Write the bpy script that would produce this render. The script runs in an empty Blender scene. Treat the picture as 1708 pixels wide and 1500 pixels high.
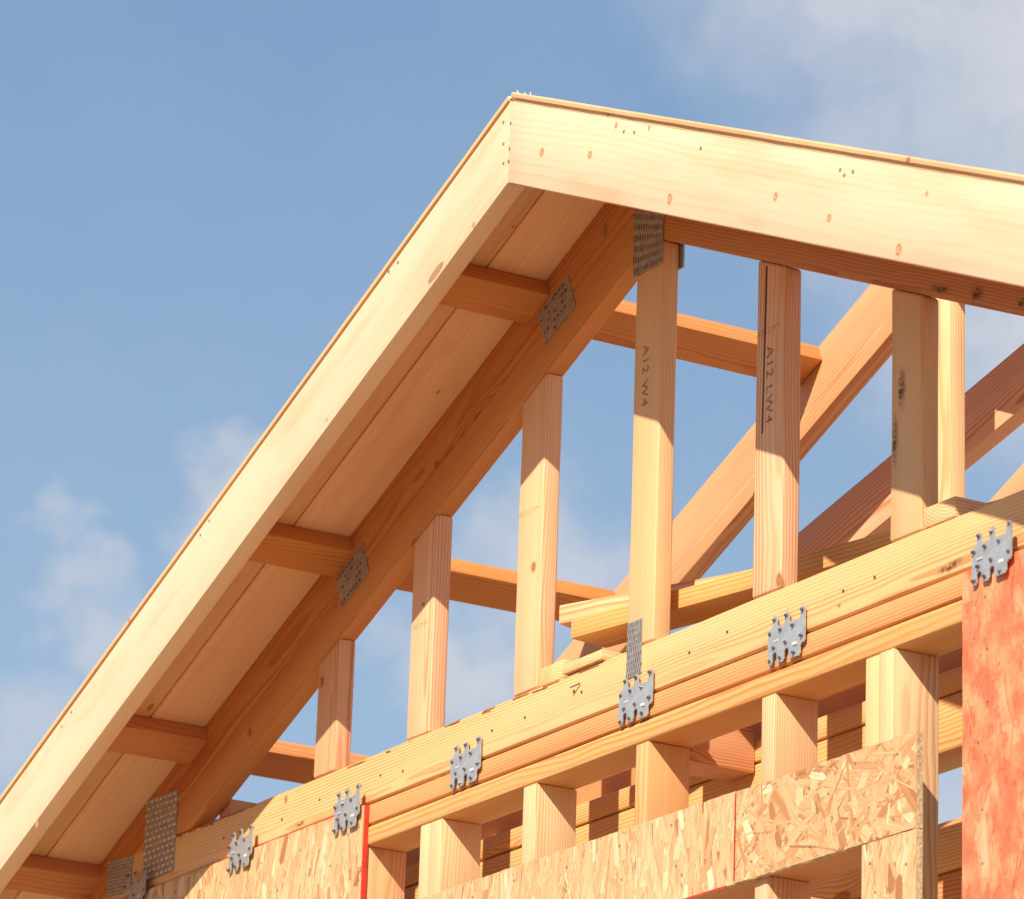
import bpy, bmesh, math, random
from mathutils import Vector, Matrix, noise
SC = bpy.context.scene
COL = SC.collection
R = math.radians
random.seed(7)

# ------------------------------------------------------------------ camera
GZ = 1.6                                   # height of the camera above the ground
def frame(yaw, pitch, roll):
    f = Vector((math.cos(pitch)*math.sin(yaw), math.cos(pitch)*math.cos(yaw), math.sin(pitch)))
    rt = Vector((math.cos(yaw), -math.sin(yaw), 0)); up = rt.cross(f)
    r2 = math.cos(roll)*rt + math.sin(roll)*up
    u2 = -math.sin(roll)*rt + math.cos(roll)*up
    return r2, u2, f
r2, u2, fw = frame(-1.04968728, 0.31752908, 0.03453586)
cam = bpy.data.cameras.new("camera"); co = bpy.data.objects.new("camera", cam); COL.objects.link(co)
cam.lens = 157.27; cam.sensor_width = 36; cam.clip_start = 0.1; cam.clip_end = 5000
M = Matrix((r2, u2, -fw)).transposed().to_4x4(); M.translation = (6.485, -4.0, GZ)
co.matrix_world = M
SC.camera = co
cam.dof.use_dof = True; cam.dof.aperture_fstop = 11; cam.dof.focus_distance = (Vector((-.1, -.05, 2.35+GZ))-M.translation).dot(fw)

# ------------------------------------------------------------------ sun, sky, exposure
SUND = Vector((0.208, -0.305, 0.297)).normalized()
sl = bpy.data.lights.new("sun", 'SUN'); so = bpy.data.objects.new("sun", sl); COL.objects.link(so)
sl.energy = 4.7; sl.angle = R(0.55); sl.color = (1.0, 0.87, 0.70)
so.rotation_euler = SUND.to_track_quat('Z', 'Y').to_euler(); so.location = (8, -12, 14)

w = bpy.data.worlds.new("World"); SC.world = w; w.use_nodes = True
nt = w.node_tree; nt.nodes.clear(); N = nt.nodes; L = nt.links
out = N.new('ShaderNodeOutputWorld'); bg = N.new('ShaderNodeBackground'); bg.inputs[1].default_value = 0.052
sky = N.new('ShaderNodeTexSky'); sky.sky_type = 'NISHITA'; sky.sun_disc = False
sky.sun_elevation = math.asin(SUND.z); sky.sun_rotation = math.atan2(SUND.x, SUND.y)
sky.air_density = 1.0; sky.dust_density = 2.2; sky.ozone_density = 1.6; sky.altitude = 100
tc = N.new('ShaderNodeTexCoord')
def node(nt, t, **k):
    n = nt.nodes.new(t)
    for a, b in k.items():
        if a.startswith('i_'):
            n.inputs[int(a[2:]) if a[2:].isdigit() else a[2:]].default_value = b
        else: setattr(n, a, b)
    return n
def mth(nt, op, a, b=None, c=None, clamp=False):
    n = nt.nodes.new('ShaderNodeMath'); n.operation = op; n.use_clamp = clamp
    for i, v in enumerate((a, b, c)):
        if v is None: continue
        if isinstance(v, (int, float)): n.inputs[i].default_value = v
        else: nt.links.new(v, n.inputs[i])
    return n.outputs[0]
def maprange(nt, v, a, b, c=0.0, d=1.0, smooth=True):
    n = nt.nodes.new('ShaderNodeMapRange'); n.interpolation_type = 'SMOOTHSTEP' if smooth else 'LINEAR'
    nt.links.new(v, n.inputs[0])
    for i, x in zip((1, 2, 3, 4), (a, b, c, d)): n.inputs[i].default_value = x
    return n.outputs[0]
def mixc(nt, f, a, b, bt='MIX'):
    n = nt.nodes.new('ShaderNodeMix'); n.data_type = 'RGBA'; n.blend_type = bt
    if isinstance(f, (int, float)): n.inputs[0].default_value = f
    else: nt.links.new(f, n.inputs[0])
    for i, v in ((6, a), (7, b)):
        if isinstance(v, tuple): n.inputs[i].default_value = v if len(v) == 4 else v + (1,)
        else: nt.links.new(v, n.inputs[i])
    return n.outputs[2]
# thin cloud banks: soft patches at fixed bearings in the sky, torn by noise
def skydir(px, py):
    f_ = 7461.85
    d = r2*((px-854)/f_) + u2*(-(py-750)/f_) + fw
    return d.normalized()
warp = node(nt, 'ShaderNodeTexNoise', i_2=34.0, i_3=8.0, i_4=0.62); L.new(tc.outputs['Generated'], warp.inputs[0])
wsub = node(nt, 'ShaderNodeVectorMath', operation='SUBTRACT'); L.new(warp.outputs['Color'], wsub.inputs[0]); wsub.inputs[1].default_value = (.5, .5, .5)
wsc = node(nt, 'ShaderNodeVectorMath', operation='SCALE'); L.new(wsub.outputs[0], wsc.inputs[0]); wsc.inputs['Scale'].default_value = 0.042
wadd = node(nt, 'ShaderNodeVectorMath', operation='ADD'); L.new(tc.outputs['Generated'], wadd.inputs[0]); L.new(wsc.outputs[0], wadd.inputs[1])
mask = None
# px, py (bearing), radius, strength
for (px, py, rad, st) in [(1860, 60, 560, .98), (1560, -160, 460, .85), (1760, 420, 380, .8), (1480, 300, 230, .55), (1180, 60, 130, .25), (1660, 640, 170, .5), (1430, 600, 90, .35),
                          (400, 835, 110, .9), (345, 900, 85, .6), (90, 870, 60, .42), (130, 960, 75, .5), (160, 1080, 95, .55), (40, 1240, 120, .5),
                          (900, 940, 150, .62), (1000, 960, 100, .5), (780, 1130, 140, .7), (640, 1060, 90, .35), (1600, 1350, 120, .6), (250, 1250, 100, .3)]:
    d = skydir(px, py)
    dist = node(nt, 'ShaderNodeVectorMath', operation='DISTANCE'); L.new(wadd.outputs[0], dist.inputs[0]); dist.inputs[1].default_value = d
    v = maprange(nt, dist.outputs['Value'], rad/7461.85*1.35, rad/7461.85*0.25, 0.0, min(1.0, st*1.25))
    mask = v if mask is None else mth(nt, 'MAXIMUM', mask, v)
n2 = node(nt, 'ShaderNodeTexNoise', i_2=60.0, i_3=6.0, i_4=0.6); L.new(wadd.outputs[0], n2.inputs[0])
mask = mth(nt, 'MULTIPLY', mask, maprange(nt, n2.outputs[0], .30, .60, .70, 1.0), clamp=True)
n3 = node(nt, 'ShaderNodeTexNoise', i_2=9.0, i_3=6.0, i_4=0.6); L.new(wadd.outputs[0], n3.inputs[0])
veil = maprange(nt, n3.outputs[0], .35, .75, .0, .10)
mask = mth(nt, 'MAXIMUM', mask, veil)
blue = mixc(nt, 1.0, sky.outputs[0], (1.55, 1.55, 1.62), 'MULTIPLY')
gsep = node(nt, 'ShaderNodeSeparateXYZ'); L.new(tc.outputs['Generated'], gsep.inputs[0])
gradc = mixc(nt, maprange(nt, gsep.outputs[2], .16, .43), (4.75, 6.75, 9.1), (2.75, 4.55, 7.3))
base = mixc(nt, 0.86, sky.outputs[0], gradc)
csky = mixc(nt, mask, base, (7.3, 7.6, 8.4))
L.new(csky, bg.inputs[0]); L.new(bg.outputs[0], out.inputs[0])

SC.view_settings.view_transform = 'Standard'; SC.view_settings.look = 'None'
SC.view_settings.exposure = 0.72; SC.view_settings.gamma = 1.0; SC.view_settings.use_curve_mapping = False
SC.render.engine = 'CYCLES'
SC.cycles.max_bounces = 10; SC.cycles.diffuse_bounces = 6; SC.cycles.use_denoising = True

# ------------------------------------------------------------------ materials
def newmat(name):
    m = bpy.data.materials.new(name); m.use_nodes = True
    nt = m.node_tree; nt.nodes.clear()
    o = nt.nodes.new('ShaderNodeOutputMaterial'); b = nt.nodes.new('ShaderNodeBsdfPrincipled')
    nt.links.new(b.outputs[0], o.inputs[0]); return m, nt, b

def wood_mat(name, ring=0.0048, contrast=0.55, knots=0.5, spread=0.10, fibre=0.35, late=(.46, .17, .045), rough=.62, flat=0.0, blotch=.25, ks=(3.2, 5.0, 10.0), kmul=1.0):
    m, nt, b = newmat(name); L = nt.links
    tc = nt.nodes.new('ShaderNodeTexCoord'); oi = nt.nodes.new('ShaderNodeObjectInfo')
    # seed offset
    rr = oi.outputs['Random']
    s1 = mth(nt, 'MULTIPLY', rr, 91.7); s2 = mth(nt, 'FRACT', mth(nt, 'MULTIPLY', rr, 37.31)); s3 = mth(nt, 'FRACT', mth(nt, 'MULTIPLY', rr, 113.7))
    sep = nt.nodes.new('ShaderNodeSeparateXYZ'); L.new(tc.outputs['Object'], sep.inputs[0])
    X = mth(nt, 'ADD', sep.outputs[0], s1); Y = sep.outputs[1]; Z = sep.outputs[2]
    cb = nt.nodes.new('ShaderNodeCombineXYZ'); L.new(X, cb.inputs[0]); L.new(Y, cb.inputs[1]); L.new(Z, cb.inputs[2])
    P = cb.outputs[0]
    def scaled(v):
        n = nt.nodes.new('ShaderNodeVectorMath'); n.operation = 'MULTIPLY'; L.new(P, n.inputs[0]); n.inputs[1].default_value = v; return n.outputs[0]
    # knots: sparse cells
    vor = node(nt, 'ShaderNodeTexVoronoi', feature='F1'); vor.inputs['Scale'].default_value = 1.0; vor.inputs['Randomness'].default_value = 1.0
    L.new(scaled(ks), vor.inputs['Vector'])
    cs = nt.nodes.new('ShaderNodeSeparateColor'); L.new(vor.outputs['Color'], cs.inputs[0])
    keep = mth(nt, 'LESS_THAN', cs.outputs[0], knots)
    kd = vor.outputs['Distance']
    size = maprange(nt, cs.outputs[1], 0, 1, .035*kmul, .085*kmul, smooth=False)
    kr = mth(nt, 'DIVIDE', kd, size)
    kcore = mth(nt, 'MULTIPLY', maprange(nt, kr, 1.15, .75), keep)
    kring = mth(nt, 'MULTIPLY', mth(nt, 'MULTIPLY', maprange(nt, kr, 1.35, 1.02), maprange(nt, kr, .75, 1.0)), keep)
    kinf = mth(nt, 'MULTIPLY', maprange(nt, kr, 5.0, .6), keep)
    # rings
    wn = node(nt, 'ShaderNodeTexNoise', i_2=1.0, i_3=3.0, i_4=.5); L.new(scaled((1.6, 6.0, 6.0)), wn.inputs[0])
    ws = nt.nodes.new('ShaderNodeSeparateColor'); L.new(wn.outputs['Color'], ws.inputs[0])
    oy = mth(nt, 'MULTIPLY', mth(nt, 'SUBTRACT', s2, .5), spread*2)
    oz = mth(nt, 'MULTIPLY_ADD', s3, spread, .02)
    wy = mth(nt, 'MULTIPLY', mth(nt, 'SUBTRACT', ws.outputs[0], .5), .030)
    wz = mth(nt, 'MULTIPLY', mth(nt, 'SUBTRACT', ws.outputs[1], .5), .030)
    yy = mth(nt, 'ADD', mth(nt, 'ADD', Y, oy), wy); zz = mth(nt, 'ADD', mth(nt, 'ADD', Z, oz), wz)
    rad = mth(nt, 'SQRT', mth(nt, 'ADD', mth(nt, 'MULTIPLY', yy, yy), mth(nt, 'MULTIPLY', zz, zz)))
    rad = mth(nt, 'ADD', rad, mth(nt, 'MULTIPLY', kinf, .012))
    fr = mth(nt, 'FRACT', mth(nt, 'DIVIDE', rad, ring))
    band = mth(nt, 'MULTIPLY', maprange(nt, fr, .25, .86), maprange(nt, fr, 1.0, .90))
    yn = node(nt, 'ShaderNodeTexNoise', i_2=1.0, i_3=2.0, i_4=.5); L.new(scaled((.8, 22.0, 22.0)), yn.inputs[0])
    band = mth(nt, 'MULTIPLY', band, maprange(nt, yn.outputs[0], .3, .7, .35, 1.0))
    # fibre streaks
    fn = node(nt, 'ShaderNodeTexNoise', i_2=1.0, i_3=4.0, i_4=.65); L.new(scaled((6.0, 420.0, 420.0)), fn.inputs[0])
    bn = node(nt, 'ShaderNodeTexNoise', i_2=1.0, i_3=3.0, i_4=.55); L.new(scaled((2.2, 14.0, 14.0)), bn.inputs[0])
    col = mixc(nt, mth(nt, 'MULTIPLY', band, contrast), oi.outputs['Color'], mixc(nt, 1.0, oi.outputs['Color'], late, 'MULTIPLY'))
    dk = mixc(nt, 1.0, col, (.72, .56, .42), 'MULTIPLY')
    col = mixc(nt, mth(nt, 'MULTIPLY', maprange(nt, fn.outputs[0], .52, .75), fibre), col, dk)
    col = mixc(nt, mth(nt, 'MULTIPLY', maprange(nt, bn.outputs[0], .45, .75), blotch), col, mixc(nt, 1.0, col, (.86, .70, .55), 'MULTIPLY'))
    lt = mixc(nt, 1.0, col, (1.10, 1.08, 1.04), 'MULTIPLY')
    col = mixc(nt, mth(nt, 'MULTIPLY', maprange(nt, bn.outputs[0], .48, .25), .5), col, lt)
    col = mixc(nt, mth(nt, 'MULTIPLY', kinf, .22), col, mixc(nt, 1.0, col, (.9, .66, .42), 'MULTIPLY'))
    col = mixc(nt, mth(nt, 'MULTIPLY', kcore, .72), col, (.30, .125, .045))
    col = mixc(nt, mth(nt, 'MULTIPLY', kring, .6), col, (.13, .05, .02))
    L.new(col, b.inputs['Base Color'])
    b.inputs['Roughness'].default_value = rough
    b.inputs['Specular IOR Level'].default_value = .3
    h = mth(nt, 'ADD', mth(nt, 'MULTIPLY', fn.outputs[0], .5), mth(nt, 'MULTIPLY', band, -.35))
    bp = node(nt, 'ShaderNodeBump'); bp.inputs['Strength'].default_value = .35; bp.inputs['Distance'].default_value = .0012
    L.new(h, bp.inputs['Height']); L.new(bp.outputs[0], b.inputs['Normal'])
    return m
FIR = wood_mat('fir_wood', ring=.0058, contrast=.8, knots=.22, late=(.72, .46, .26))
FIRF = wood_mat('fir_wood_fine', ring=.0042, contrast=.72, knots=.15, late=(.74, .50, .30))
SPR = wood_mat('spruce_wood', ring=.0095, contrast=.20, knots=.30, spread=.16, fibre=.16, late=(.84, .66, .46), blotch=.55, ks=(2.6, .001, 9.0), kmul=.8)
FIRP = wood_mat('fir_wood_lined', ring=.0062, contrast=1.0, knots=.18, late=(.74, .47, .30), spread=.05, blotch=.35)
DEC = wood_mat('deck_wood', ring=.009, contrast=.24, knots=.55, spread=.3, fibre=.25, late=(.80, .58, .42), blotch=.5, ks=(9.0, 22.0, .001), kmul=1.35)

def osb_mat(name, red=0.0):
    m, nt, b = newmat(name); L = nt.links
    at = node(nt, 'ShaderNodeAttribute', attribute_name='flake'); uv = nt.nodes.new('ShaderNodeUVMap')
    cs = nt.nodes.new('ShaderNodeSeparateColor'); L.new(at.outputs['Color'], cs.inputs[0])
    ramp = nt.nodes.new('ShaderNodeValToRGB'); L.new(cs.outputs[0], ramp.inputs[0]); e = ramp.color_ramp.elements
    e[0].position = 0; e[0].color = (.34, .15, .06, 1); e[1].position = 1; e[1].color = (.80, .62, .41, 1)
    for p, c in ((.10, (.44, .21, .085, 1)), (.28, (.55, .32, .15, 1)), (.6, (.64, .42, .22, 1)), (.85, (.70, .50, .30, 1))):
        x = e.new(p); x.color = c
    mp = nt.nodes.new('ShaderNodeMapping'); mp.inputs['Scale'].default_value = (9, 420, 1); L.new(uv.outputs[0], mp.inputs[0])
    add = node(nt, 'ShaderNodeVectorMath', operation='ADD'); L.new(mp.outputs[0], add.inputs[0])
    cb = nt.nodes.new('ShaderNodeCombineXYZ'); L.new(mth(nt, 'MULTIPLY', cs.outputs[1], 90.0), cb.inputs[0]); L.new(mth(nt, 'MULTIPLY', cs.outputs[0], 50.0), cb.inputs[2]); L.new(cb.outputs[0], add.inputs[1])
    fn = node(nt, 'ShaderNodeTexNoise', i_2=1.0, i_3=3.0, i_4=.6); L.new(add.outputs[0], fn.inputs[0])
    col = mixc(nt, maprange(nt, fn.outputs[0], .42, .72, 0, .6), ramp.outputs[0], mixc(nt, 1.0, ramp.outputs[0], (.66, .48, .34), 'MULTIPLY'))
    if red:
        tc = nt.nodes.new('ShaderNodeTexCoord')
        rn = node(nt, 'ShaderNodeTexNoise', i_2=16.0, i_3=5.0, i_4=.6); L.new(tc.outputs['Object'], rn.inputs[0])
        f = mth(nt, 'ADD', maprange(nt, rn.outputs[0], .34, .62, .38, .98), mth(nt, 'MULTIPLY', mth(nt, 'SUBTRACT', .6, cs.outputs[0]), .35), clamp=True)
        col = mixc(nt, f, col, mixc(nt, .28, (.80, .060, .018), col))
    L.new(col, b.inputs['Base Color']); b.inputs['Roughness'].default_value = .55
    bp = node(nt, 'ShaderNodeBump'); bp.inputs['Strength'].default_value = .4; bp.inputs['Distance'].default_value = .0008
    L.new(fn.outputs[0], bp.inputs['Height']); L.new(bp.outputs[0], b.inputs['Normal'])
    return m
OSB = osb_mat('strand_board'); OSBR = osb_mat('strand_board_red', 1.0)

def simple(name, c, rough=.6, metal=0, nscale=0, namp=0, bump=0):
    m, nt, b = newmat(name)
    b.inputs['Roughness'].default_value = rough; b.inputs['Metallic'].default_value = metal
    if nscale:
        tc = nt.nodes.new('ShaderNodeTexCoord')
        n = node(nt, 'ShaderNodeTexNoise', i_2=float(nscale), i_3=5.0, i_4=.6); nt.links.new(tc.outputs['Object'], n.inputs[0])
        col = mixc(nt, maprange(nt, n.outputs[0], .3, .7), tuple(x*(1-namp) for x in c), tuple(min(1, x*(1+namp)) for x in c))
        nt.links.new(col, b.inputs['Base Color'])
        if bump:
            bp = node(nt, 'ShaderNodeBump'); bp.inputs['Strength'].default_value = bump; bp.inputs['Distance'].default_value = .002
            nt.links.new(n.outputs[0], bp.inputs['Height']); nt.links.new(bp.outputs[0], b.inputs['Normal'])
    else: b.inputs['Base Color'].default_value = tuple(c) + (1,)
    return m
STEEL = simple('galvanised_steel', (.52, .54, .55), .42, .62, 45, .12, .06)
STEELD = simple('punched_steel', (.42, .40, .38), .5, .6, 80, .2, .2)
NAIL = simple('nail_steel', (.20, .19, .19), .35, .9)
NAILG = simple('dull_nail_head', (.22, .17, .12), .7)
HOLE = simple('slot_shadow', (.10, .055, .03), .9)
REDP = simple('red_edge_paint', (.72, .035, .015), .6, 0, 60, .25, .5)
OSBE = simple('strand_board_edge', (.50, .36, .22), .8, 0, 160, .35, .6)
TAG = simple('bright_crimp', (.72, .72, .72), .4, .2)
def ink_mat(name, c, lo, hi):
    m, nt, b = newmat(name); b.inputs['Base Color'].default_value = c + (1,); b.inputs['Roughness'].default_value = .85
    tc = nt.nodes.new('ShaderNodeTexCoord'); n = node(nt, 'ShaderNodeTexNoise', i_2=260.0, i_3=3.0, i_4=.7); nt.links.new(tc.outputs['Object'], n.inputs[0])
    nt.links.new(maprange(nt, n.outputs[0], .36, .60, hi, lo), b.inputs['Alpha']); return m
INK = ink_mat('stamp_ink', (.12, .05, .025), .25, .9)
INKL = ink_mat('faint_stamp_ink', (.22, .085, .045), .1, .75)
DIRT = simple('dry_ground', (.34, .225, .13), .95, 0, 1.7, .2, .5)
CONC = simple('concrete', (.42, .40, .37), .9, 0, 12, .1, .3)
BARK = simple('bark', (.36, .15, .055), .9, 0, 150, .45, .8)
def stain_mat():
    m, nt, b = newmat('dark_stain'); L = nt.links
    b.inputs['Base Color'].default_value = (.035, .022, .016, 1); b.inputs['Roughness'].default_value = .8
    tc = nt.nodes.new('ShaderNodeTexCoord')
    mp = nt.nodes.new('ShaderNodeMapping'); mp.inputs['Scale'].default_value = (1, 1, 1); L.new(tc.outputs['Object'], mp.inputs[0])
    n = node(nt, 'ShaderNodeTexNoise', i_2=120.0, i_3=4.0, i_4=.65); L.new(mp.outputs[0], n.inputs[0])
    uv = nt.nodes.new('ShaderNodeUVMap'); d = node(nt, 'ShaderNodeVectorMath', operation='DISTANCE'); L.new(uv.outputs[0], d.inputs[0]); d.inputs[1].default_value = (.5, .5, 0)
    a = mth(nt, 'MULTIPLY', maprange(nt, d.outputs['Value'], .5, .05), maprange(nt, n.outputs[0], .38, .62, 0, .85))
    L.new(a, b.inputs['Alpha']); return m
STAIN = stain_mat()

# ------------------------------------------------------------------ builders
def tag(o, label=None, cat=None, group=None, kind=None):
    if label: o['label'] = label
    if cat: o['category'] = cat
    if group: o['group'] = group
    if kind: o['kind'] = kind
    return o
def empty(name, loc, label, cat, group=None):
    o = bpy.data.objects.new(name, None); COL.objects.link(o); o.location = loc; o.empty_display_size = .1
    return tag(o, label, cat, group)
def link(name, me, mats, mw=Matrix(), parent=None, color=None):
    o = bpy.data.objects.new(name, me); COL.objects.link(o)
    for m in (mats if isinstance(mats, (list, tuple)) else [mats]): me.materials.append(m)
    if parent is not None:
        o.parent = parent
        bpy.context.view_layer.update() if False else None
        pw = PW[parent.name]
        o.matrix_local = pw.inverted() @ mw
    else: o.matrix_local = mw
    PW[o.name] = mw.copy()
    if color:
        k = TINT if not name in ('board', 'splinter') else (1, 1, 1)
        o.color = (min(1, color[0]*k[0]), color[1]*k[1], color[2]*k[2], 1)
    return o
PW = {}
TINT = (1.0, .935, .84)
def thing(name, loc, label, cat, group=None):
    o = empty(name, loc, label, cat, group); PW[o.name] = Matrix.Translation(loc); return o

def basis(origin, xax, yax):
    x = Vector(xax).normalized(); z = x.cross(Vector(yax)).normalized(); y = z.cross(x)
    m = Matrix((x, y, z)).transposed().to_4x4(); m.translation = origin; return m

def prism(name, pts, y0, y1, mat, parent=None, ang=0.0, color=(.7, .5, .3), bev=.0028, wob=0.0006):
    """polygon in the wall plane (x, z), extruded from y0 to y1; ang = direction of the grain in that plane"""
    cx = sum(p[0] for p in pts)/len(pts); cz = sum(p[1] for p in pts)/len(pts)
    mw = basis((cx, (y0+y1)/2, cz+GZ), (math.cos(ang), 0, math.sin(ang)), (0, 1, 0))
    inv = mw.inverted(); bm = bmesh.new()
    a = [bm.verts.new(inv @ Vector((p[0], y0, p[1]+GZ))) for p in pts]
    b = [bm.verts.new(inv @ Vector((p[0], y1, p[1]+GZ))) for p in pts]
    n = len(pts)
    bm.faces.new(a); bm.faces.new(b[::-1])
    for i in range(n): bm.faces.new((a[i], b[i], b[(i+1) % n], a[(i+1) % n]))
    return finish(name, bm, mat, parent, mw, color, bev, wob)

def finish(name, bm, mat, parent, mw, color, bev, wob=0):
    bmesh.ops.recalc_face_normals(bm, faces=bm.faces)
    # cut long members into shorter lengths so that the arrises can wander a little
    xs = [v.co.x for v in bm.verts]; x0, x1 = min(xs), max(xs)
    if wob and x1-x0 > .25:
        k = int((x1-x0)/.12)
        for i in range(1, k):
            x = x0+(x1-x0)*i/k
            bmesh.ops.bisect_plane(bm, geom=bm.verts[:]+bm.edges[:]+bm.faces[:], plane_co=(x, 0, 0), plane_no=(1, 0, 0), dist=1e-6)
        sd = random.random()*50
        for v in bm.verts:
            d = noise.noise_vector(Vector((v.co.x*5+sd, v.co.y*9, v.co.z*9)))
            v.co += Vector((0, d.y, d.z))*wob
    if bev:
        ed = [e for e in bm.edges if len(e.link_faces) == 2 and e.calc_face_angle(0) > .35]
        try: bmesh.ops.bevel(bm, geom=ed, offset=bev, segments=3 if bev > .004 else 2, profile=.5, affect='EDGES', clamp_overlap=True)
        except Exception: pass
    me = bpy.data.meshes.new(name); bm.to_mesh(me); bm.free()
    for p in me.polygons: p.use_smooth = True
    me.set_sharp_from_angle(angle=R(28))
    return link(name, me, mat, mw, parent, color)

def bar(name, c0, c1, wv, w_, t_, mat, parent=None, color=(.7, .5, .3), bev=.0028, wob=.0005):
    """straight timber from c0 to c1 (centre line), width w_ along wv, thickness t_ across"""
    c0 = Vector(c0)+Vector((0, 0, GZ)); c1 = Vector(c1)+Vector((0, 0, GZ))
    mw = basis((c0+c1)/2, c1-c0, wv); h = (c1-c0).length/2
    bm = bmesh.new(); bmesh.ops.create_cube(bm, size=1.0)
    for v in bm.verts: v.co = Vector((v.co.x*2*h, v.co.y*w_, v.co.z*t_))
    return finish(name, bm, mat, parent, mw, color, bev, wob)

m_ = math.tan(0.40773559); PA = 0.40773559; ct = math.cos(PA); st = math.sin(PA)
ODECK = 2.858
def zl(x, o): return o/ct + m_*x          # height of the left roof line at perpendicular offset o
def zr(x, o): return o/ct - m_*x
def roofline(sgn, o): return (lambda x: o/ct + sgn*m_*x)

# tones (base colours)
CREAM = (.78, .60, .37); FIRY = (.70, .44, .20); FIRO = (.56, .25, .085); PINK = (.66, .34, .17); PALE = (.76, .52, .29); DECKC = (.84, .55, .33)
TAN = (.66, .43, .22)

def nail(parent, x, y, z, r=.0042, mat=None, ny=-1, tilt=0.0, raised=.0012):
    bm = bmesh.new(); bmesh.ops.create_cone(bm, cap_ends=True, segments=10, radius1=r, radius2=r*.8, depth=raised*2)
    me = bpy.data.meshes.new('nail'); bm.to_mesh(me); bm.free()
    mw = Matrix.Translation((x, y, z+GZ)) @ Matrix.Rotation(R(90), 4, 'X') @ Matrix.Rotation(tilt, 4, 'Y')
    return link('nail', me, mat or NAIL, mw, parent)

# ------------------------------------------------------------------ ground
bm = bmesh.new(); bmesh.ops.create_grid(bm, x_segments=8, y_segments=8, size=400)
me = bpy.data.meshes.new('ground'); bm.to_mesh(me); bm.free()
tag(link('ground', me, DIRT), kind='structure')
bm = bmesh.new(); bmesh.ops.create_cube(bm, size=1.0)
for v in bm.verts: v.co = Vector((v.co.x*4.9, v.co.y*6.0+3.0-.02, v.co.z*.16+.08))
bmesh.ops.bevel(bm, geom=bm.edges[:], offset=.01, segments=1, affect='EDGES')
me = bpy.data.meshes.new('floor_slab'); bm.to_mesh(me); bm.free()
tag(link('floor_slab', me, CONC), kind='structure')

# ------------------------------------------------------------------ gable truss
XL = -2.62   # eave tails on the left
XR = 2.62
gt = thing('gable_truss', (0, 0, 2.054+GZ), 'ladder framed gable end truss of pale fir studs standing on the wall plates', 'truss')
LOOK = [-.378, -1.124, -1.738, -2.222]    # x of the uphill edge of each outlooker
def upper_chord(sgn, looks, x_in, x_out, o_top, o_bot, name, color):
    """upper chord with notches for the outlookers; sgn=+1 left slope"""
    f = roofline(sgn, 0); pts = []
    top = lambda x: (o_top)/ct + sgn*m_*x
    bot = lambda x: (o_bot)/ct + sgn*m_*x
    nx, nz = -sgn*st, ct                                   # up normal of the slope
    pts.append((x_in, bot(x_in)));
    pts.append((x_in, top(x_in)-(.038/ct if looks else 0)))
    first = True
    for xu in looks:
        xd = xu - .0895*ct
        if not first:
            pts.append((xu, top(xu))); pts.append((xu-nx*.038, top(xu)-nz*.038))
        pts.append((xd-nx*.038, top(xd)-nz*.038)); pts.append((xd, top(xd)))
        first = False
    pts.append((x_out, top(x_out))); pts.append((x_out, bot(x_out)))
    return prism(name, pts, 0, .038, FIR, gt, sgn*PA, color, bev=.002)
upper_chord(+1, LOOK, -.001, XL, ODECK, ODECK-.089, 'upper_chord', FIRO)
# filler strip on top of the upper chord between ridge and first outlooker
xu = LOOK[0]
prism('filler_strip', [(-.001, zl(-.001, ODECK)), (-.001, zl(-.001, ODECK-.0372)), (xu+.016, zl(xu+.016, ODECK-.0372)), (xu+.0012, zl(xu+.0012, ODECK))], .001, .037, FIR, gt, PA, FIRO, bev=.001)
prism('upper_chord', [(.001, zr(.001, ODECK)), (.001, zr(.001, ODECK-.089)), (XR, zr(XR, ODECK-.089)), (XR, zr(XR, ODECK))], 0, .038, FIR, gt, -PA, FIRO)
xh = -(ODECK-.178)/ct/m_ + 2.148/m_       # where the lower chord meets the bottom chord
o2, o3 = ODECK-.0898, ODECK-.178
def lower(sgn, color):
    g = lambda x, o: o/ct + sgn*m_*x
    s = -sgn
    xb = (2.150-o3/ct)/(sgn*m_); xt = (2.150-o2/ct)/(sgn*m_)
    return prism('lower_chord', [(s*.001, g(s*.001, o2)), (s*.001, g(s*.001, o3)), (xb, 2.150), (xt, 2.150)], .0006, .0385, FIR, gt, sgn*PA, color)
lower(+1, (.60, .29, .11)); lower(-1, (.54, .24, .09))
# bottom chord, split by its own end cuts under the slope
bc = prism('bottom_chord', [(-2.30, 2.054), (2.30, 2.054), (2.30, 2.115), (2.215, 2.148), (-2.215, 2.148), (-2.30, 2.112)], 0, .038, FIR, gt, 0.0, (.75, .50, .27), bev=.006, wob=.0012)
tone = {0: (.72, .43, .27), 1: (.78, .50, .34), 2: (.78, .52, .34), 3: (.74, .49, .28), 4: (.76, .49, .33), 5: (.68, .47, .28)}
studs = {}
SX = [(-1.236, -1.148, .0), (-.856, -.767, .0), (-.4515, -.3625, .0), (-.051, .038, .0), (.352, .441, .0), (.759, .847, .0), (1.165, 1.254, 0), (1.57, 1.66, 0)]
topx = {0: .012, 1: .010, 2: .006}
for i, (a, b, k) in enumerate(SX):
    sg = 1 if b < .03 else -1
    g = lambda x: (ODECK-.1785)/ct + sg*m_*x
    if i == 3: pts = [(a, 2.1485), (b, 2.1485), (b, zr(b, ODECK-.1785)), (0, zr(0, ODECK-.1785)), (a, zl(a, ODECK-.1785))]
    else: pts = [(a, 2.1485), (b, 2.1485), (b, g(b)), (a, g(a))]
    if i == 8: pts = [(a, 2.1485), (b, 2.1485), (b, g(b)), (a, g(a))]
    if min(g(a), g(b)) < 2.17: continue
    studs[i] = prism('stud', pts, .0004, .0378, FIRP if i in (1, 4, 0) else FIRF, gt, R(90), tone.get(i, PALE), bev=.0062, wob=.0014)

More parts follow.
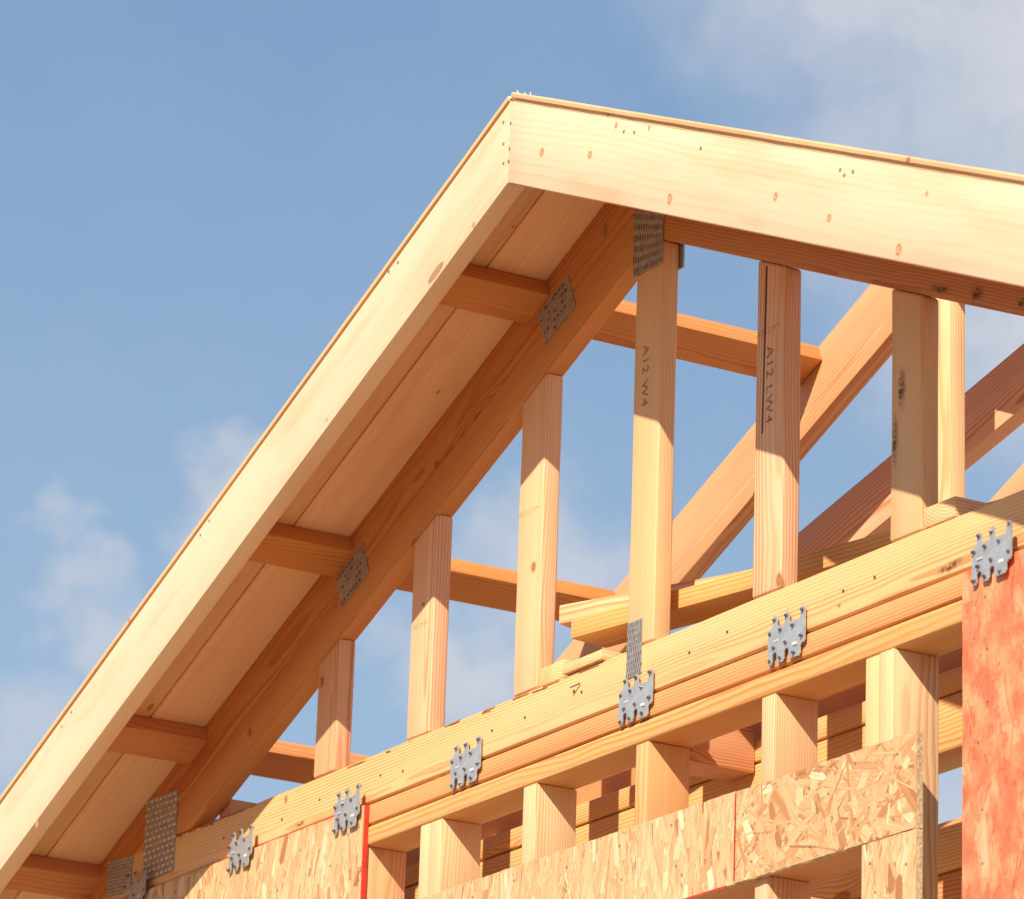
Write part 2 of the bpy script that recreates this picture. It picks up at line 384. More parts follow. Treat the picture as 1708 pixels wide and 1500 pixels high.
# perforated truss plates
def perf_plate(quad, rows, cols, slot='v', color=None, name='truss_plate', y=-.0012, parent=None, dark=True):
    """thin punched steel plate (quad of (x,z), ordered TL TR BR BL) with stamped slots"""
    c = Vector((sum(q[0] for q in quad)/4, 0, sum(q[1] for q in quad)/4))
    bm = bmesh.new(); mw = Matrix.Translation((c.x, y, c.z+GZ))
    inv = mw.inverted()
    F = [bm.verts.new(inv @ Vector((q[0], y-.0006, q[1]+GZ))) for q in quad]
    B = [bm.verts.new(inv @ Vector((q[0], y+.0011, q[1]+GZ))) for q in quad]
    bm.faces.new(F); bm.faces.new(B[::-1])
    for i in range(4): bm.faces.new((F[i], B[i], B[(i+1) % 4], F[(i+1) % 4]))
    bmesh.ops.recalc_face_normals(bm, faces=bm.faces)
    TL, TR, BR, BL = [Vector((q[0], 0, q[1])) for q in quad]
    def at(u, v): return (TL*(1-u)+TR*u)*(1-v) + (BL*(1-u)+BR*u)*v
    for i in range(rows):
        for j in range(cols):
            u = (j+.5+(.18 if i % 2 else -.18))/cols; v = (i+.5)/rows
            du, dv = (.16/cols, .30/rows) if slot == 'v' else (.33/cols, (.15 if dark else .20)/rows)
            if slot == 'h' and dark and random.random() < .45: continue
            du *= random.uniform(.7, 1.1); dv *= random.uniform(.7, 1.15)
            vs = [bm.verts.new(inv @ Vector((p.x, y-.0010, p.z+GZ))) for p in (at(u-du, v-dv), at(u+du, v-dv), at(u+du, v+dv), at(u-du, v+dv))]
            f = bm.faces.new(vs); f.material_index = 1
            # burr at one end of the slot
            e = at(u-du, v+dv); e2 = at(u+du, v+dv*1.25)
            q2 = [bm.verts.new(inv @ Vector(p)) for p in ((e.x, y-.0011, e.z+GZ), (e2.x, y-.0011, e.z+GZ), (e2.x, y-.0030, e.z+GZ-.0012), (e.x, y-.0030, e.z+GZ-.0012))]
            bm.faces.new(q2)
    me = bpy.data.meshes.new(name); bm.to_mesh(me); bm.free()
    return link(name, me, [STEELD, HOLE if dark else TAG], mw, parent or gt)
perf_plate([(-.062, 2.990), (.042, 2.950), (.040, 2.856), (-.058, 2.856)], 6, 13)
perf_plate([(-.046, 2.197), (.002, 2.197), (.004, 2.096), (-.047, 2.094)], 9, 7)['label'] = 'narrow bright punched steel plate at the foot of the centre stud'
def slopeplate(xc, oc, w_, h_):
    nx, nz = -st, ct; cx, cz = xc, zl(xc, oc); q = []
    for (a, b) in ((-1, 1), (1, 1), (1, -1), (-1, -1)):
        q.append((cx+a*w_/2*ct*1.0+b*h_/2*nx, cz+a*w_/2*st+b*h_/2*nz))
    return q
perf_plate(slopeplate(-.332, 2.772, .118, .076), 5, 9, 'h')
perf_plate(slopeplate(-1.104, 2.772, .118, .076), 5, 9, 'h')
perf_plate([(-1.999, 2.252), (-1.848, 2.247), (-1.849, 2.072), (-1.998, 2.071)], 13, 7, 'h', dark=False)
perf_plate([(-2.174, 2.150), (-2.049, 2.142), (-2.055, 2.063), (-2.175, 2.072)], 10, 8, 'h', dark=False)
# edge of the plate on the rear face at the top of the centre stud
bar('truss_plate', (.028, .0405, 2.855), (.028, .0405, 2.925), (1, 0, 0), .04, .003, STEELD, gt, bev=0, wob=0)
# nails in the bottom chord
for (x, z, r) in [(-.137-.09, 2.112, .0035), (-.20, 2.105, .003), (.16, 2.098, .003), (.63, 2.098, .003), (.28, 2.108, .003), (-.40, 2.10, .003), (-.52, 2.10, .003), (-.86, 2.09, .003), (-.95, 2.10, .003), (-1.20, 2.10, .003), (-1.36, 2.09, .003), (-1.62, 2.10, .003), (-1.68, 2.14, .003), (.72, 2.10, .003)]:
    nail(bc, x, -.0006, z, r)
bar('nail', (-.205, -.002, 2.122), (-.222, -.012, 2.116), (0, 0, 1), .0022, .0022, NAIL, bc, bev=0, wob=0)
# bark left on the top arris of the bottom chord
for i in range(26):
    x = random.choice([random.uniform(-1.9, -1.45), random.uniform(-1.15, -.2), random.uniform(-.75, -.2)]); l_ = random.uniform(.015, .07)
    z_ = 2.1445+random.uniform(-.0015, .0015)
    bar('bark', (x, .0012, z_), (x+l_, .0012+random.uniform(-.0004, .0008), z_+random.uniform(-.002, .002)), (0, 1, 1), random.uniform(.004, .008), .0022, BARK, bc, bev=0, wob=0)

# stamped grade marks on the studs
def stamp(parent, text, x, z, size, rot, mat, sx=1.0, name='stamp'):
    cu = bpy.data.curves.new('stamp', 'FONT'); cu.body = text; cu.size = size; cu.align_x = 'CENTER'; cu.align_y = 'CENTER'; cu.space_character = 1.1
    to = bpy.data.objects.new('stamp_tmp', cu); COL.objects.link(to)
    dg = bpy.context.evaluated_depsgraph_get(); dg.update()
    me = bpy.data.meshes.new_from_object(to.evaluated_get(dg)); bpy.data.objects.remove(to)
    mw = Matrix.Translation((x, -.0009, z+GZ)) @ Matrix.Rotation(rot, 4, 'Y') @ Matrix.Rotation(R(90), 4, 'X') @ Matrix.Diagonal((sx, 1, 1, 1))
    me.materials.clear()
    return link(name, me, mat, mw, parent)
stamp(studs[3], 'A12 W4', -.010, 2.655, .030, R(90), INK, 1.05)
stamp(studs[4], 'A12 LW4', .398, 2.523, .030, R(90), INK, 1.10)
stamp(studs[2], 'AZ12157', -.412, 2.498, .015, R(2), INKL, 1.15)
stamp(studs[1], 'AZ12157', -.815, 2.372, .013, R(2), INKL, 1.15)
stamp(studs[4], 'AZ12157', .392, 2.623, .015, R(2), INKL, 1.15)
# long drying crack in the fourth stud
bar('crack', (.378, -.0002, 2.44), (.3835, -.0002, 2.745), (1, 0, 0), .0028, .0016, HOLE, studs[4], bev=0, wob=0)
def stain(parent, x, y, z, wx, wz, rot=0.0):
    bm = bmesh.new(); uvl = bm.loops.layers.uv.new('UVMap')
    vs = [bm.verts.new((a*wx/2, 0, b*wz/2)) for a, b in ((-1, -1), (1, -1), (1, 1), (-1, 1))]
    f = bm.faces.new(vs)
    for l, u in zip(f.loops, ((0, 0), (1, 0), (1, 1), (0, 1))): l[uvl].uv = u
    me = bpy.data.meshes.new('stain'); bm.to_mesh(me); bm.free()
    return link('stain', me, STAIN, Matrix.Translation((x, y, z+GZ)) @ Matrix.Rotation(rot, 4, 'Y'), parent)
stain(studs[5], .793, -.0012, 2.405, .03, .10)
stain(studs[5], .775, -.0012, 2.32, .02, .12)
stain(bc, .93, -.0014, 2.068, .10, .020, R(-6)); stain(bc, -1.28, -.0014, 2.066, .06, .014)
stain(gt, .90, -.0012, zr(.90, 2.695), .075, .018, PA); stain(gt, 1.0, -.0012, zr(1.0, 2.70), .045, .035, PA); stain(gt, 1.12, -.0012, zr(1.12, 2.70), .03, .02, PA)

# ------------------------------------------------------------------ rake boards (2x6 barge rafters), 1 ft in front of the truss
YF, YB = -.305, -.267
OR_ = 2.714
def rake(sgn, label, nails):
    g = lambda x, o: o/ct + sgn*m_*x
    xe = -sgn*2.72
    t = thing('rake_board', (-sgn*1.3, YF, g(-sgn*1.3, OR_)+GZ), label, 'rake board', 'rake boards of the gable overhang')
    s = -sgn*.0006
    prism('board', [(s, g(s, ODECK)), (s, g(s, OR_)), (xe, g(xe, OR_)), (xe, g(xe, ODECK))], YF, YB, SPR, t, sgn*PA, (.665, .505, .35), bev=.0018, wob=.0006)
    for (x, z) in nails: nail(t, x, YF-.0004, z, .0036, NAILG, raised=.0006)
    return t
def rp(px, py):      # measured nail positions, on the face of the rake boards
    d = r2*((px-854)/7461.85) + u2*(-(py-750)/7461.85) + fw
    k = (YF+4.0)/d.y; return (6.485+d.x*k, d.z*k)
rakeL = rake(+1, 'pale cream rake board climbing from the lower left eave to the ridge', [rp(*p) for p in [(839.7, 204), (840, 240), (840, 272.6), (664, 437.8), (648.7, 453.4), (349.3, 869), (334.6, 892.7), (119.4, 1187.8), (102.9, 1212.4)]])
rakeR = rake(-1, 'pale cream knotty rake board falling from the ridge to the upper right', [rp(*p) for p in [(852, 205.6), (850, 248), (848.4, 268.8), (1040.8, 219.5), (1058, 221), (1169, 247.5), (1401.7, 283.5), (1423, 286.5), (1408.5, 292.4)]])
# knots of the right rake board, as the photo shows them
def knot(parent, px, py, w_, h_, rot=0):
    x, z = rp(px, py); bm = bmesh.new(); uvl = bm.loops.layers.uv.new('UVMap'); vs = []
    for i in range(14):
        a = i/14*2*math.pi; k = random.uniform(.85, 1.1); vs.append(bm.verts.new((math.cos(a)*w_*k, 0, math.sin(a)*h_*k)))
    f = bm.faces.new(vs[::-1])
    for l in f.loops: l[uvl].uv = (.5+l.vert.co.x/w_*.5, .5+l.vert.co.z/h_*.5)
    me = bpy.data.meshes.new('knot'); bm.to_mesh(me); bm.free()
    return link('knot', me, KNOT, Matrix.Translation((x, YF-.0006, z+GZ)) @ Matrix.Rotation(rot, 4, 'Y'), parent)
def knot_mat(name='knot_wood', c0=(.80, .56, .31), c1=(.64, .38, .18)):
    m, nt, b = newmat(name); L = nt.links
    uv = nt.nodes.new('ShaderNodeUVMap'); d = node(nt, 'ShaderNodeVectorMath', operation='DISTANCE'); L.new(uv.outputs[0], d.inputs[0]); d.inputs[1].default_value = (.5, .5, 0)
    n = node(nt, 'ShaderNodeTexNoise', i_2=7.0, i_3=3.0, i_4=.6); L.new(uv.outputs[0], n.inputs[0])
    dd = mth(nt, 'ADD', d.outputs['Value'], mth(nt, 'MULTIPLY', mth(nt, 'SUBTRACT', n.outputs[0], .5), .22))
    ring = mth(nt, 'MULTIPLY', maprange(nt, dd, .30, .23), maprange(nt, dd, .15, .21))
    col = mixc(nt, maprange(nt, dd, .36, .22), c0, c1); col = mixc(nt, mth(nt, 'MULTIPLY', ring, .75), col, (.27, .11, .045))
    col = mixc(nt, maprange(nt, dd, .06, .02, 0, .8), col, (.30, .13, .05))
    L.new(col, b.inputs['Base Color']); b.inputs['Roughness'].default_value = .6
    L.new(maprange(nt, dd, .48, .22, 0, .75), b.inputs['Alpha']); return m
KNOT = knot_mat()
for p in [(904, 254, .011, .013), (984, 258, .011, .011), (1028, 209, .008, .009), (1294, 328, .010, .012), (1383, 364, .010, .011), (1499, 417, .013, .017), (1546, 323, .006, .006), (1117, 332, .012, .016), (1083, 213, .006, .008)]:
    knot(rakeR, *p)
for p in [(790, 375, .010, .008), (545, 700, .006, .006), (62, 1375, .008, .010)]: knot(rakeL, *p)

FKN = knot_mat('fir_knot', (.56, .27, .11), (.44, .19, .07))
def fknot(parent, px, py, w_, h_, Y=0.0, rot=0):
    d = r2*((px-854)/7461.85) + u2*(-(py-750)/7461.85) + fw
    k = (Y+4.0)/d.y; x, z = 6.485+d.x*k, d.z*k; bm = bmesh.new(); uvl = bm.loops.layers.uv.new('UVMap'); vs = []
    for i in range(14):
        a = i/14*2*math.pi; vs.append(bm.verts.new((math.cos(a)*w_*random.uniform(.85, 1.1), 0, math.sin(a)*h_*random.uniform(.85, 1.1))))
    f = bm.faces.new(vs[::-1])
    for l in f.loops: l[uvl].uv = (.5+l.vert.co.x/w_*.5, .5+l.vert.co.z/h_*.5)
    me = bpy.data.meshes.new('knot'); bm.to_mesh(me); bm.free()
    return link('knot', me, FKN, Matrix.Translation((x, Y-.0008, z+GZ)) @ Matrix.Rotation(rot, 4, 'Y'), parent)
for px, py, w_, h_ in [(416, 1222, .012, .014), (706, 1008, .008, .006), (728, 775, .012, .010), (1010, 385, .012, .016), (690, 905, .012, .010), (560, 1010, .006, .006)]: fknot(gt, px, py, w_, h_)
fknot(studs[0], 537, 1137, .010, .017); fknot(studs[4], 1300, 967, .014, .018); fknot(studs[2], 890, 945, .012, .014)
fknot(bc, 477, 1333, .009, .012); fknot(bc, 1400, 1010, .006, .004)

# ------------------------------------------------------------------ roof deck boards over the overhang
def deck(sgn, ya, yb, xtop, th, label, color, rebate=0.0):
    g = lambda x, o: o/ct + sgn*m_*x
    xe = -sgn*2.74; nx, nz = -sgn*st*1.0, ct
    t = thing('deck_board', (-sgn*1.3, (ya+yb)/2, g(-sgn*1.3, ODECK)+GZ), label, 'deck board', 'roof deck boards over the gable overhang')
    # profile in (y, offset): square upper lip over a recessed tongue
    u0 = Vector((xtop, 0, g(xtop, ODECK+.0006))); u1 = Vector((xe, 0, g(xe, ODECK+.0006)))
    mw = basis(((u0.x+u1.x)/2, 0, (u0.z+u1.z)/2+GZ), u1-u0, (0, 1, 0)); h = (u1-u0).length/2
    zs = mw.to_3x3() @ Vector((0, 0, 1)); sz = 1 if zs.z > 0 else -1
    if rebate: prof = [(ya+rebate, 0), (ya+rebate, th*.42), (ya, th*.46), (ya-.0006, th*.8), (ya+.0015, th), (yb, th), (yb, 0)]
    else: prof = [(ya, 0), (ya, th*.4), (ya-.0052, th*.4), (ya-.0052, th), (yb, th), (yb, 0)]
    bm = bmesh.new(); K = 60; rows = []
    sd = random.random()*30
    for i in range(K+1):
        x = -h+2*h*i/K; rw = []
        for (y, z) in prof:
            j = noise.noise(Vector((x*14+sd, y*30, z*80)))*.0009
            rw.append(bm.verts.new((x, y+j, (z+j*.6)*sz)))
        rows.append(rw)
    n = len(prof)
    for a, b in zip(rows, rows[1:]):
        for i in range(n): bm.faces.new((a[i], b[i], b[(i+1) % n], a[(i+1) % n]))
    bm.faces.new(rows[0]); bm.faces.new(rows[-1][::-1])
    bmesh.ops.recalc_face_normals(bm, faces=bm.faces)
    me = bpy.data.meshes.new('board'); bm.to_mesh(me); bm.free()
    for p in me.polygons: p.use_smooth = True
    me.set_sharp_from_angle(angle=R(30))
    link('board', me, DEC, mw, t, color)
    return t
deck(+1, YF+.003, -.1300, -.004, .0130, 'outer deck board above the left rake board, dark groove along its inner edge', (.70, .44, .23))
deck(+1, -.1245, .041, .0, .0155, 'inner knotty deck board between the left groove and the gable truss', DECKC)
dr = deck(-1, YF-.001, -.1300, -.002, .0165, 'outer deck board with a bright rounded lip above the right rake board', (.60, .40, .22), rebate=.005)
deck(-1, -.1265, .041, .003, .0155, 'hidden inner deck board behind the lipped one on the right roof slope', DECKC)
# torn splinters at the ridge end of the right lip
for i in range(9):
    x = random.uniform(-.003, .06); z0 = zr(x, ODECK+.0165)
    a = Vector((x, YF+.004+random.uniform(0, .01), z0-.002)); b = a+Vector((random.uniform(-.012, .004), random.uniform(-.004, .004), random.uniform(.004, .014)*(1 if i > 3 else .7)))
    bar('splinter', a, b, (0, 1, 0), .0012, .0008, SPR, dr, (.85, .75, .6), bev=0, wob=0)
bar('splinter', (-.014, YF+.004, zr(0, ODECK+.011)), (.02, YF+.004, zr(.02, ODECK+.0105)), (0, 1, 0), .006, .005, SPR, dr, (.85, .7, .5), bev=.001, wob=0)

# ------------------------------------------------------------------ outlookers
labs = ['topmost orange outlooker under the left deck, running back past the centre stud',
        'second outlooker from the ridge, its underside streaked red and orange',
        'third outlooker from the ridge, above the two steel plates at the heel',
        'lowest outlooker at the bottom left corner beside the heel plates']
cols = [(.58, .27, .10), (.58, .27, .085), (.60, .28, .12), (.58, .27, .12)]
for i, xu in enumerate(LOOK):
    nx, nz = -st, ct
    pu = Vector((xu, 0, zl(xu, ODECK-.0008)))                                      # uphill top corner
    c = pu + Vector((-ct, 0, -st))*.0446 - Vector((nx, 0, nz))*.0188
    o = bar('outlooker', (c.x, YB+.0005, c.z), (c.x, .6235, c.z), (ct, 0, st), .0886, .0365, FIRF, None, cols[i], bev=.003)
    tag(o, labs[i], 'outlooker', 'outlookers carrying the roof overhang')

# ------------------------------------------------------------------ roof trusses behind
def back_truss(y, label):
    t = thing('roof_truss', (0, y, 2.054+GZ), label, 'truss', 'roof trusses behind the gable end')
    ob = ODECK-.14
    for sgn, c in ((1, (.68, .385, .215)), (-1, (.66, .40, .22))):
        g = lambda x, o: o/ct + sgn*m_*x; s = -sgn*.0005; xe = -sgn*2.62
        prism('top_chord', [(s, g(s, ODECK)), (s, g(s, ob)), (xe, g(xe, ob)), (xe, g(xe, ODECK))], y, y+.038, FIRP, t, sgn*PA, c)
    prism('king_post', [(-.033, 2.172), (.056, 2.172), (.056, zr(.056, ob)), (0, zr(0, ob)), (-.033, zl(-.033, ob))], y+.0003, y+.0377, FIR, t, R(90), (.78, .54, .32))
    prism('bottom_chord', [(-2.2, 2.083), (2.2, 2.083), (2.2, 2.171), (-2.2, 2.171)], y, y+.038, FIR, t, 0, PINK)
    return t
back_truss(.625, 'first roof truss behind the gable end, with its post beside the dark stained stud')
back_truss(1.25, 'farther roof truss whose pink chord peeks out at the right edge above the bottom chord')

# pink diagonal brace behind the first truss
def shifted(P, Q, w_, y, name, label, color, cat='brace'):
    P = Vector((P[0], 0, P[1])); Q = Vector((Q[0], 0, Q[1])); d = (Q-P).normalized(); n = Vector((d.z, 0, -d.x))
    pts = [P, Q, Q+n*w_, P+n*w_]
    o = prism(name, [(p.x, p.z) for p in pts], y, y+.038, FIRP, None, math.atan2(d.z, d.x), color)
    return tag(o, label, cat)
shifted((-.95, 2.6195), (.21, 2.9055), .124, .80, 'diagonal_brace', 'wide pink diagonal brace crossed by triangular sun patches behind the stained stud', (.78, .47, .31))

# ------------------------------------------------------------------ loose timbers lying on the chord
def lay(x0, y0, ang, ln, z0, w_, t_, name, label, color, cat):
    """flat timber: (x0,y0) = near front corner of its left end, direction ang in plan"""
    d = Vector((math.cos(ang), math.sin(ang), 0)); n = Vector((-d.y, d.x, 0))
    a = Vector((x0, y0, z0+t_/2)) + n*w_/2
    o = bar(name, a, a+d*ln, n, w_, t_, FIR, None, color, bev=.004, wob=.001)
    return tag(o, label, cat)
lay(-.268, .012, R(10.5), 1.16, 2.2215, .089, .037, 'bracing_plank', 'lower yellow brace plank lying flat behind the centre stud, its blunt end above the offcuts', (.66, .39, .15), 'plank')
lay(-.312, .012, R(21), .76, 2.2595, .089, .037, 'bracing_plank', 'upper pinkish brace plank with a knotted end, crossing over the yellow one', (.74, .47, .28), 'plank')
def block(x0, x1, y0, y1, z0, z1, label, color, cat='offcut', mat=None, tilt=0):
    o = bar('offcut_block', ((x0+x1)/2, y0, (z0+z1)/2), ((x0+x1)/2, y1, (z0+z1)/2+tilt), (1, 0, 0), x1-x0, z1-z0, mat or FIR, None, color, bev=.002, wob=.0004)
    return tag(o, label, cat, 'short timber offcuts on the bottom chord')
block(.8535, .940, .001, .116, 2.1495, 2.1835, 'pale offcut block between the stained stud and the right edge', (.76, .53, .33))
block(-.262, -.127, -.006, .050, 2.1495, 2.1680, 'speckled flat offcut lying left of the centre stud', (.76, .55, .32))
block(-.3580, -.275, .004, .034, 2.1495, 2.1840, 'yellow offcut block against the foot of the third stud', (.76, .58, .30))
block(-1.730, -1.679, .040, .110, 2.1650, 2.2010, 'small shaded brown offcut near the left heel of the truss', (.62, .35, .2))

# ------------------------------------------------------------------ wall frame
wf = thing('wall_frame', (0, .045, .16), 'gable wall frame of double top plates and short studs below the truss', 'wall frame')
prism('top_plate', [(-2.30, 2.0100), (2.30, 2.0100), (2.30, 2.0505), (-2.30, 2.0505)], 0.0005, .089, FIR, wf, 0, (.66, .35, .165), bev=.005, wob=.001)
prism('top_plate', [(-2.30, 1.9680), (2.30, 1.9680), (2.30, 2.0065), (-2.30, 2.0065)], 0, .0895, FIR, wf, 0, (.66, .385, .165), bev=.005, wob=.001)
prism('gap_shadow', [(-2.28, 2.0063), (2.28, 2.0063), (2.28, 2.0102), (-2.28, 2.0102)], .010, .085, HOLE, wf, 0, bev=0, wob=0)  # dark strip between the two plates, shade of the gap put into its colour
prism('gap_shadow', [(-2.28, 2.0503), (2.28, 2.0503), (2.28, 2.0545), (-2.28, 2.0545)], .010, .036, HOLE, wf, 0, bev=0, wob=0)  # same painted gap shade, between upper plate and bottom chord
HB, HT = 1.659, 1.800
crip = [(-1.035, -.994, (.72, .45, .27)), (-.784, -.7475, (.76, .55, .36)), (-.7465, -.702, (.76, .53, .34)), (-.400, -.354, (.74, .55, .36)), (-.012, .029, (.70, .42, .21)), (.388, .429, (.76, .50, .32)), (.694, .734, (.78, .56, .32)), (1.19, 1.228, PALE), (1.6, 1.638, PALE), (-1.44, -1.402, PALE), (-1.85, -1.812, PALE)]
for a, b, c in crip:
    low = .16+.038 if (a < -1.02 or a > 1.0 or a > .69) else HT
    prism('cripple_stud' if low == HT else 'wall_stud', [(a, low), (b, low), (b, 1.9678), (a, 1.9678)], .0006, .0888, FIRF, wf, R(90), c, bev=.003)
prism('wall_stud', [(.7350, .198), (.776, .198), (.776, 1.9678), (.7350, 1.9678)], -.0022, .0890, FIR, wf, R(90), (.76, .55, .36), bev=.003)
prism('jack_stud', [(.375, .198), (.414, .198), (.414, HB-.0005), (.375, HB-.0005)], .0006, .0888, FIRF, wf, R(90), (.74, .46, .30))
prism('header', [(-.99, HB), (.6935, HB), (.6935, HT-.0005), (-.99, HT-.0005)], .0008, .0892, FIR, wf, 0, (.62, .34, .16))
prism('sole_plate', [(-2.3, .16), (2.3, .16), (2.3, .1975), (-2.3, .1975)], 0, .089, FIR, wf, 0, PALE)
for (x, z) in [(.792, 1.872), (.80, 1.868)]: pass

# rear frame behind the wall
rf = thing('rear_frame', (0, .31, .16), 'shaded inner frame of stacked beams seen through the gaps below the plates', 'wall frame')
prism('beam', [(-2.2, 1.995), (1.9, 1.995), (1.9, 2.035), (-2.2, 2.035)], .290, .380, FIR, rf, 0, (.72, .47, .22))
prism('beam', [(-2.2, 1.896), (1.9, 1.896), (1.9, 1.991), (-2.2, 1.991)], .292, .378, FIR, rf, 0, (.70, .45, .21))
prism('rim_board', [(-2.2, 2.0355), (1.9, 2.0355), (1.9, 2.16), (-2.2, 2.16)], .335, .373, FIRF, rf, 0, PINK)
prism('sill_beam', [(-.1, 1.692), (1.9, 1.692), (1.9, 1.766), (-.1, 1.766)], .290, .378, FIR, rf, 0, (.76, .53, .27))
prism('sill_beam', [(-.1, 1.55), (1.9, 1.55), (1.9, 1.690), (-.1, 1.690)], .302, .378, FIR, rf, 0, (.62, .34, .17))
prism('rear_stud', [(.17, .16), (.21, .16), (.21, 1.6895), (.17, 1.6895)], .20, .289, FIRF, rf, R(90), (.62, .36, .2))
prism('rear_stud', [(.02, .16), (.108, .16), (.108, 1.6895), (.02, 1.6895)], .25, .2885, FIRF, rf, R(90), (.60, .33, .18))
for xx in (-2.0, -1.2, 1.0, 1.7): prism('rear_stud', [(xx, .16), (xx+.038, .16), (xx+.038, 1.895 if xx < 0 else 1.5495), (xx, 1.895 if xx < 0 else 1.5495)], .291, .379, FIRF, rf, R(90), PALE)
bar('blocking', (-.115, .0905, 2.018), (-.115, .2895, 2.018), (1, 0, 0), .09, .088, FIR, rf, (.66, .36, .22))

# ------------------------------------------------------------------ strand board sheathing
def osb(name_label, x0, x1, z0, z1, mode, mat, seed, y0=-.0112, ztilt=0.0, dens=1.0, red_edge=False, topred=False, zb=None):
    rnd = random.Random(seed); t = .0108
    bm = bmesh.new(); cl = bm.loops.layers.float_color.new('flake'); uvl = bm.loops.layers.uv.new('UVMap')
    cx, cz = (x0+x1)/2, (z0+z1)/2; W_, H_ = x1-x0, z1-z0
    zt = lambda x: ztilt*(x)
    # core with ragged edges
    K = max(6, int(W_/.02)); top = []; bot = []
    rows = []
    for i in range(K+1):
        x = -W_/2+W_*i/K; rw = []
        for (yy, zz) in ((0, -H_/2), (0, H_/2), (t, H_/2), (t, -H_/2)):
            j = rnd.uniform(-.0012, .0012); rw.append(bm.verts.new((x+(rnd.uniform(-.001, .001) if i in (0, K) else 0), yy, zz+j+zt(x))))
        rows.append(rw)
    def paint(f, c, mi=0):
        f.material_index = mi
        for l in f.loops: l[cl] = c; l[uvl].uv = (l.vert.co.x, l.vert.co.z)
    for a, b in zip(rows, rows[1:]):
        for i in range(4):
            f = bm.faces.new((a[i], b[i], b[(i+1) % 4], a[(i+1) % 4])); paint(f, (.35, .4, 0, 1), 0 if i == 0 else (2 if (i == 1 and topred) else 1))
    # ragged end faces
    for rw, s in ((rows[0], 1), (rows[-1], -1)):
        f = bm.faces.new(rw if s == 1 else rw[::-1]); paint(f, (.4, .5, 0, 1), 2 if (red_edge and s == -1) else 1)
    bmesh.ops.recalc_face_normals(bm, faces=bm.faces)
    n = int(W_*H_*dens*(10000 if mode != 'redv' else 6000))
    for i in range(n):
        ln = rnd.uniform(.025, .10) if mode != 'cross' else rnd.uniform(.025, .10); wd = .003+.020*rnd.random()**2.4
        if mode == 'vert': a = R(90)+rnd.gauss(0, .26)
        elif mode == 'redv': a = R(90)+rnd.gauss(0, .35)
        else: a = rnd.uniform(0, math.pi)
        ca, sa = math.cos(a), math.sin(a)
        x = rnd.uniform(-W_/2, W_/2); z = rnd.uniform(-H_/2, H_/2)
        h = -.0002 - .0009*(i/n); tl = rnd.uniform(-.00015, .00015)
        g = max(0, min(1, rnd.gauss(*{'vert': (.60, .18), 'cross': (.42, .20), 'redv': (.55, .10)}[mode])))
        if mode != 'redv' and rnd.random() < .08: g = rnd.uniform(0, .25)
        if mode != 'redv' and rnd.random() < .02: g = .95
        col = (g, rnd.random(), 0, 1)
        # outline of the flake, clipped to the panel
        e = [(-ln/2, -wd/2), (-ln/2-rnd.uniform(-.004, .01), rnd.uniform(-.3, .3)*wd), (-ln/2, wd/2), (ln/2*rnd.uniform(.6, 1), wd/2*rnd.uniform(.5, 1)), (ln/2+rnd.uniform(-.004, .01), rnd.uniform(-.3, .3)*wd), (ln/2, -wd/2)]
        poly = [((x+u*ca-v*sa), (z+u*sa+v*ca), u, v) for (u, v) in e]
        for axis, lim, sg in ((0, W_/2-.0006, 1), (0, -W_/2+.0006, -1), (1, H_/2-.0008, 1), (1, -H_/2+.0008, -1)):
            q = []
            for k in range(len(poly)):
                A, B = poly[k], poly[(k+1) % len(poly)]
                ia = (A[axis]-lim)*sg <= 0; ib = (B[axis]-lim)*sg <= 0
                if ia: q.append(A)
                if ia != ib:
                    tt = (lim-A[axis])/(B[axis]-A[axis]); q.append(tuple(A[m]+(B[m]-A[m])*tt for m in range(4)))
            poly = q
            if len(poly) < 3: break
        if len(poly) < 3: continue
        vs = [bm.verts.new((p[0], h+tl*(p[2]/ln), p[1]+zt(p[0]))) for p in poly]
        f = bm.faces.new(vs)
        f.normal_update()
        if f.normal.y > 0: f.normal_flip()
        dd = {v: p for v, p in zip(vs, poly)}
        for l in f.loops: l[cl] = col; l[uvl].uv = (dd[l.vert][2], dd[l.vert][3])
    me = bpy.data.meshes.new('sheathing_panel'); bm.to_mesh(me); bm.free()
    o = link('sheathing_panel', me, [mat, OSBE, REDP], Matrix.Translation((cx, y0, cz+GZ)))
    return tag(o, name_label, 'sheathing', 'strand board sheathing on the wall')
P1 = osb('large strand board panel at bottom left, with a bright red right edge', -2.29, -.990, .9, 2.0475, 'vert', OSB, 3, red_edge=True, topred=True)
P2 = osb('long narrow strand board strip below the short studs, strands mostly upright', -.985, .3322, HB-.001, 1.8185, 'vert', OSB, 4, ztilt=-.0045)
P3 = osb('short dark flaked strand board strip crossing the double stud, ending in mid air', .3338, .857, HB-.004, 1.8130, 'cross', OSB, 5, ztilt=-.0045, dens=1.25)
P4 = osb('small upright strand board piece hanging below the flaked strip', .706, .857, .9, 1.6530, 'vert', OSB, 6)
P5 = osb('red painted strand board panel at the right edge', .978, 2.29, .9, 2.0440, 'redv', OSBR, 8)
